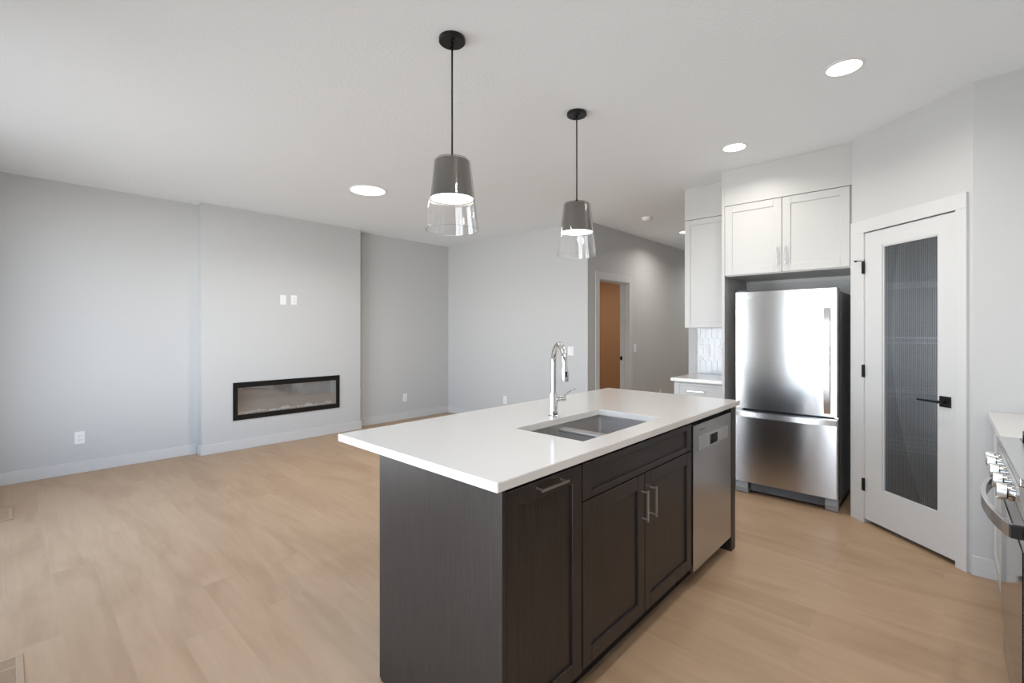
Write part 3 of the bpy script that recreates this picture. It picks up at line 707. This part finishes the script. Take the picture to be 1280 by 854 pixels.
for v in lg.bm.verts:
    u = (v.co.x-RX0)/(RX1-RX0); v.co.y = YF+.006*(2*u-1)**2+(-.0006 if v.co.y < YF+.0062 or v.co.y < YF+.004 else .0005)
tag(build('brand_mark', lg, M['plastic'], ud), 'small pale lettering')

# ------------------------------------------------------------------ right side: counter, range
RY0, RY1 = 2.008, 2.768
rc = thing('base_cabinet', 'white base cabinet between the range and the pantry wall', 'cabinet', (.52, 3.2, 0))
cb = MB(); cb.box(.215, RY1+.004, .1, X_E-.001, PR.y-.015, CTZ-.0305); cb.box(.28, RY1+.004, 0, X_E-.001, PR.y-.015, .1); build('carcass', cb, M['cab'], rc)
dd = build('door', MB().shaker('x', .196, .019, RY1+.006, 3.2, .115, .870, .055), M['cab'], rc)
dd = build('door', MB().shaker('x', .196, .019, 3.204, PR.y-.018, .115, .870, .055), M['cab'], rc)
tag(build('counter_worktop', MB().box(.174, RY1+.003, CTZ-.03, X_E-.001, PR.y-.001, CTZ, .002), M['quartz'], None), 'white quartz worktop behind the range against the pantry wall', 'worktop')
rg_ = thing('range', 'stainless slide-in range with knobs and curved oven handle at right edge', 'range', (.5, (RY0+RY1)/2, 0))
build('range_body', MB().box(.20, RY0+.003, .02, X_E-.01, RY1-.003, .90), M['dwsteel'], rg_)
build('toe_base', MB().box(.26, RY0+.02, 0, X_E-.02, RY1-.02, .0195), M['black'], rg_)
ct = MB(); ct.box(.162, RY0, .9005, X_E-.005, RY1, .924, .003); build('cooktop', ct, M['steelhandle'], rg_)
gt = MB()
for (ya, yb) in ((RY0+.03, RY0+.37), (RY0+.39, RY0+.73)):
    xa, xb = .235, X_E-.06
    for xx in (xa, (xa+xb)/2, xb): gt.box(xx-.006, ya, .946, xx+.006, yb, .958)
    for yy in (ya, (ya+yb)/2, yb): gt.box(xa, yy-.006, .946, xb, yy+.006, .958)
    for xx in (xa, xb):
        for yy in (ya+.006, yb-.006): gt.box(xx-.006, yy-.006, .9245, xx+.006, yy+.006, .946)
tag(build('burner_grate', gt, M['black'], rg_), 'black cast iron burner grates')
build('burner_well', MB().box(.222, RY0+.02, .9242, X_E-.05, RY1-.02, .9262), M['blackgloss'], rg_)
cp = MB(); cp.prism([(.20, .80), (.172, .80), (.160, .8995), (.20, .8995)], RY0+.002, RY1-.002, 'y'); build('control_panel', cp, M['steelhandle'], rg_)
for k, yy in enumerate((2.70, 2.62, 2.475, 2.33, 2.18)):
    x0 = .168; zc = .838
    kb = build('knob', MB().tube([(x0-.021, yy, zc), (x0-.022, yy, zc), (x0-.043, yy, zc+.002), (x0-.044, yy, zc+.002)], [.025, .0265, .0265, .0255], 36), M['satin'], rg_, auto=35)
    build('knob_collar', MB().tube([(x0-.002, yy, zc), (x0-.018, yy, zc)], .0255, 36), M['chrome'], kb, auto=35)
    build('knob_gap', MB().tube([(x0-.018, yy, zc), (x0-.021, yy, zc)], .021, 24), M['black'], kb, auto=35)
od = build('oven_door', MB().box(.172, RY0+.004, .20, .1985, RY1-.004, .792, .002), M['dwsteel'], rg_)
build('oven_window', MB().box(.1695, RY0+.03, .225, .172, RY1-.03, .70, .0008), M['ledblack'], od)
build('drawer', MB().box(.178, RY0+.004, .045, .1985, RY1-.004, .19, .002), M['dwsteel'], rg_)
hp = []
for k in range(27):
    u = k/26; hp.append((.150-.045*math.sin(math.pi*u)**.8, RY1-.05-(RY1-RY0-.10)*u, .752))
hm = MB(); hm.tube(hp, 0, flat=(.014, .040)); oh = build('oven_handle', hm, M['steelhandle'], od, auto=40)
for yy in (RY1-.05, RY0+.05):
    build('handle_bracket', MB().box(.146, yy-.012, .733, .1718, yy+.012, .771, .002), M['black'], od)

# ------------------------------------------------------------------ floor registers
for (x0, x1, y0, y1, lab) in ((-5.235, -4.91, -.085, .045, 'tan floor vent nearest the left wall, upper one at the left edge'), (-2.84, -2.515, -.080, .054, 'tan floor vent at the bottom left corner, nearer the camera')):
    t = thing('floor_register', lab, 'floor vent', ((x0+x1)/2, (y0+y1)/2, 0), group='floor vents')
    f_ = MB(); k = .022
    f_.box(x0, y0, .0002, x0+k, y1, .006, .0015); f_.box(x1-k, y0, .0002, x1, y1, .006, .0015); f_.box(x0+k, y0, .0002, x1-k, y0+k, .006, .0015); f_.box(x0+k, y1-k, .0002, x1-k, y1, .006, .0015)
    f_.box(x0+k+.068, y0+k, .0014, x0+k+.080, y1-k, .0055)
    build('frame', f_, M['beige_vent'], t)
    build('duct_opening', MB().box(x0+k, y0+k, .0002, x1-k, y1-k, .0012), M['ventgap'], t)
    sl = MB(); n = 26
    for k2 in range(n):
        xx = x0+k+.002+(x1-x0-2*k-.004)*(k2+.5)/n; sl.box(xx-.0033, y0+k, .0013, xx+.0033, y1-k, .0045)
    build('louvres', sl, M['beige_vent'], t)
